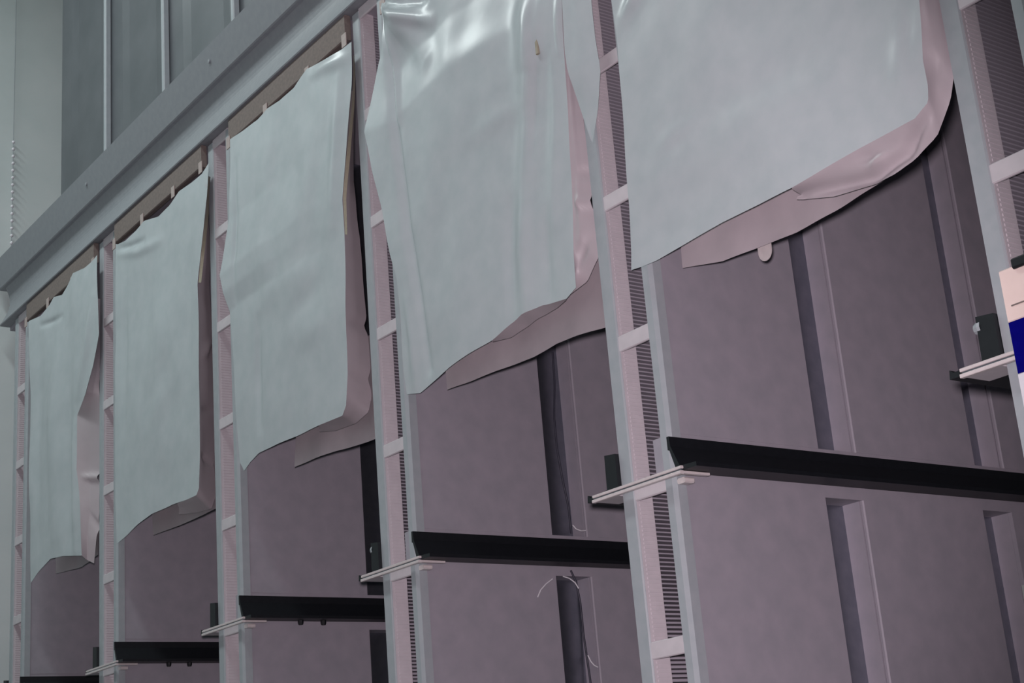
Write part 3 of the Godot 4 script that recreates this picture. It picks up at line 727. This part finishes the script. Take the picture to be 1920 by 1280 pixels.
		"s3":
			return [[PackedVector2Array([Vector2(-2.831, 3.761), Vector2(-2.849, 3.471), Vector2(-2.838, 3.1)]), -0.006, 0.03],
				[PackedVector2Array([Vector2(-2.908, 3.815), Vector2(-2.779, 3.781), Vector2(-2.654, 3.761)]), -0.01, 0.012],
				[PackedVector2Array([Vector2(-2.882, 3.79), Vector2(-2.704, 3.733), Vector2(-2.511, 3.708)]), 0.008, 0.02],
				[PackedVector2Array([Vector2(-2.515, 3.567), Vector2(-2.533, 3.215), Vector2(-2.51, 2.922)]), 0.006, 0.06],
				[PackedVector2Array([Vector2(-2.262, 3.677), Vector2(-2.297, 3.337), Vector2(-2.303, 2.963)]), -0.006, 0.04],
				[PackedVector2Array([Vector2(-2.39, 3.174), Vector2(-2.527, 3.097), Vector2(-2.621, 3.045)]), 0.004, 0.05]]
		"s4":
			return [[PackedVector2Array([Vector2(-3.565, 3.695), Vector2(-3.584, 3.292), Vector2(-3.542, 2.848)]), 0.014, 0.07],
				[PackedVector2Array([Vector2(-3.382, 3.638), Vector2(-3.417, 3.293), Vector2(-3.408, 2.822)]), -0.012, 0.06],
				[PackedVector2Array([Vector2(-3.758, 3.778), Vector2(-3.629, 3.757), Vector2(-3.504, 3.74)]), -0.01, 0.012],
				[PackedVector2Array([Vector2(-3.775, 3.713), Vector2(-3.769, 3.226), Vector2(-3.722, 2.797)]), -0.008, 0.05],
				[PackedVector2Array([Vector2(-3.136, 3.692), Vector2(-3.208, 3.496), Vector2(-3.291, 3.346)]), 0.012, 0.03],
				[PackedVector2Array([Vector2(-3.346, 3.231), Vector2(-3.338, 2.746)]), 0.015, 0.03]]
		"s0_fold":
			return [[PackedVector2Array([Vector2(0.571, 2.746), Vector2(0.651, 2.723), Vector2(0.702, 2.723)]), -0.012, 0.012],
				[PackedVector2Array([Vector2(0.619, 2.756), Vector2(0.676, 2.718)]), 0.012, 0.012],
				[PackedVector2Array([Vector2(0.643, 2.694), Vector2(0.662, 2.71)]), 0.012, 0.01],
				[PackedVector2Array([Vector2(0.449, 2.723), Vector2(0.529, 2.706), Vector2(0.631, 2.684), Vector2(0.71, 2.699), Vector2(0.775, 2.749), Vector2(0.81, 2.833)]), -0.018, 0.01],
				[PackedVector2Array([Vector2(0.806, 2.899), Vector2(0.823, 2.955)]), 0.01, 0.01],
				[PackedVector2Array([Vector2(0.438, 2.742), Vector2(0.452, 2.717)]), -0.01, 0.006]]
		"s1_fold":
			return [[PackedVector2Array([Vector2(-0.195, 3.024), Vector2(-0.151, 3.022)]), -0.01, 0.012],
				[PackedVector2Array([Vector2(-0.24, 2.964), Vector2(-0.196, 2.952), Vector2(-0.157, 2.948)]), 0.012, 0.012],
				[PackedVector2Array([Vector2(-0.24, 2.79), Vector2(-0.18, 2.86)]), -0.012, 0.012]]
		"s2_fold":
			return [[PackedVector2Array([Vector2(-1.272, 2.999), Vector2(-1.169, 2.982)]), 0.015, 0.018],
				[PackedVector2Array([Vector2(-1.231, 3.261), Vector2(-1.172, 3.19)]), -0.008, 0.01],
				[PackedVector2Array([Vector2(-1.288, 2.83), Vector2(-1.183, 2.846)]), 0.01, 0.02]]
		"s3_fold":
			return [[PackedVector2Array([Vector2(-2.266, 2.829), Vector2(-2.182, 2.859)]), 0.014, 0.01],
				[PackedVector2Array([Vector2(-2.247, 3.249), Vector2(-2.181, 3.136)]), -0.012, 0.01],
				[PackedVector2Array([Vector2(-2.265, 3.021), Vector2(-2.176, 2.988)]), 0.012, 0.01]]
		"s4_fold":
			return [[PackedVector2Array([Vector2(-3.355, 3.032), Vector2(-3.167, 2.994)]), 0.014, 0.012],
				[PackedVector2Array([Vector2(-3.313, 3.311), Vector2(-3.174, 3.402)]), -0.012, 0.02],
				[PackedVector2Array([Vector2(-3.281, 2.88), Vector2(-3.209, 2.743)]), -0.01, 0.01]]
	return []
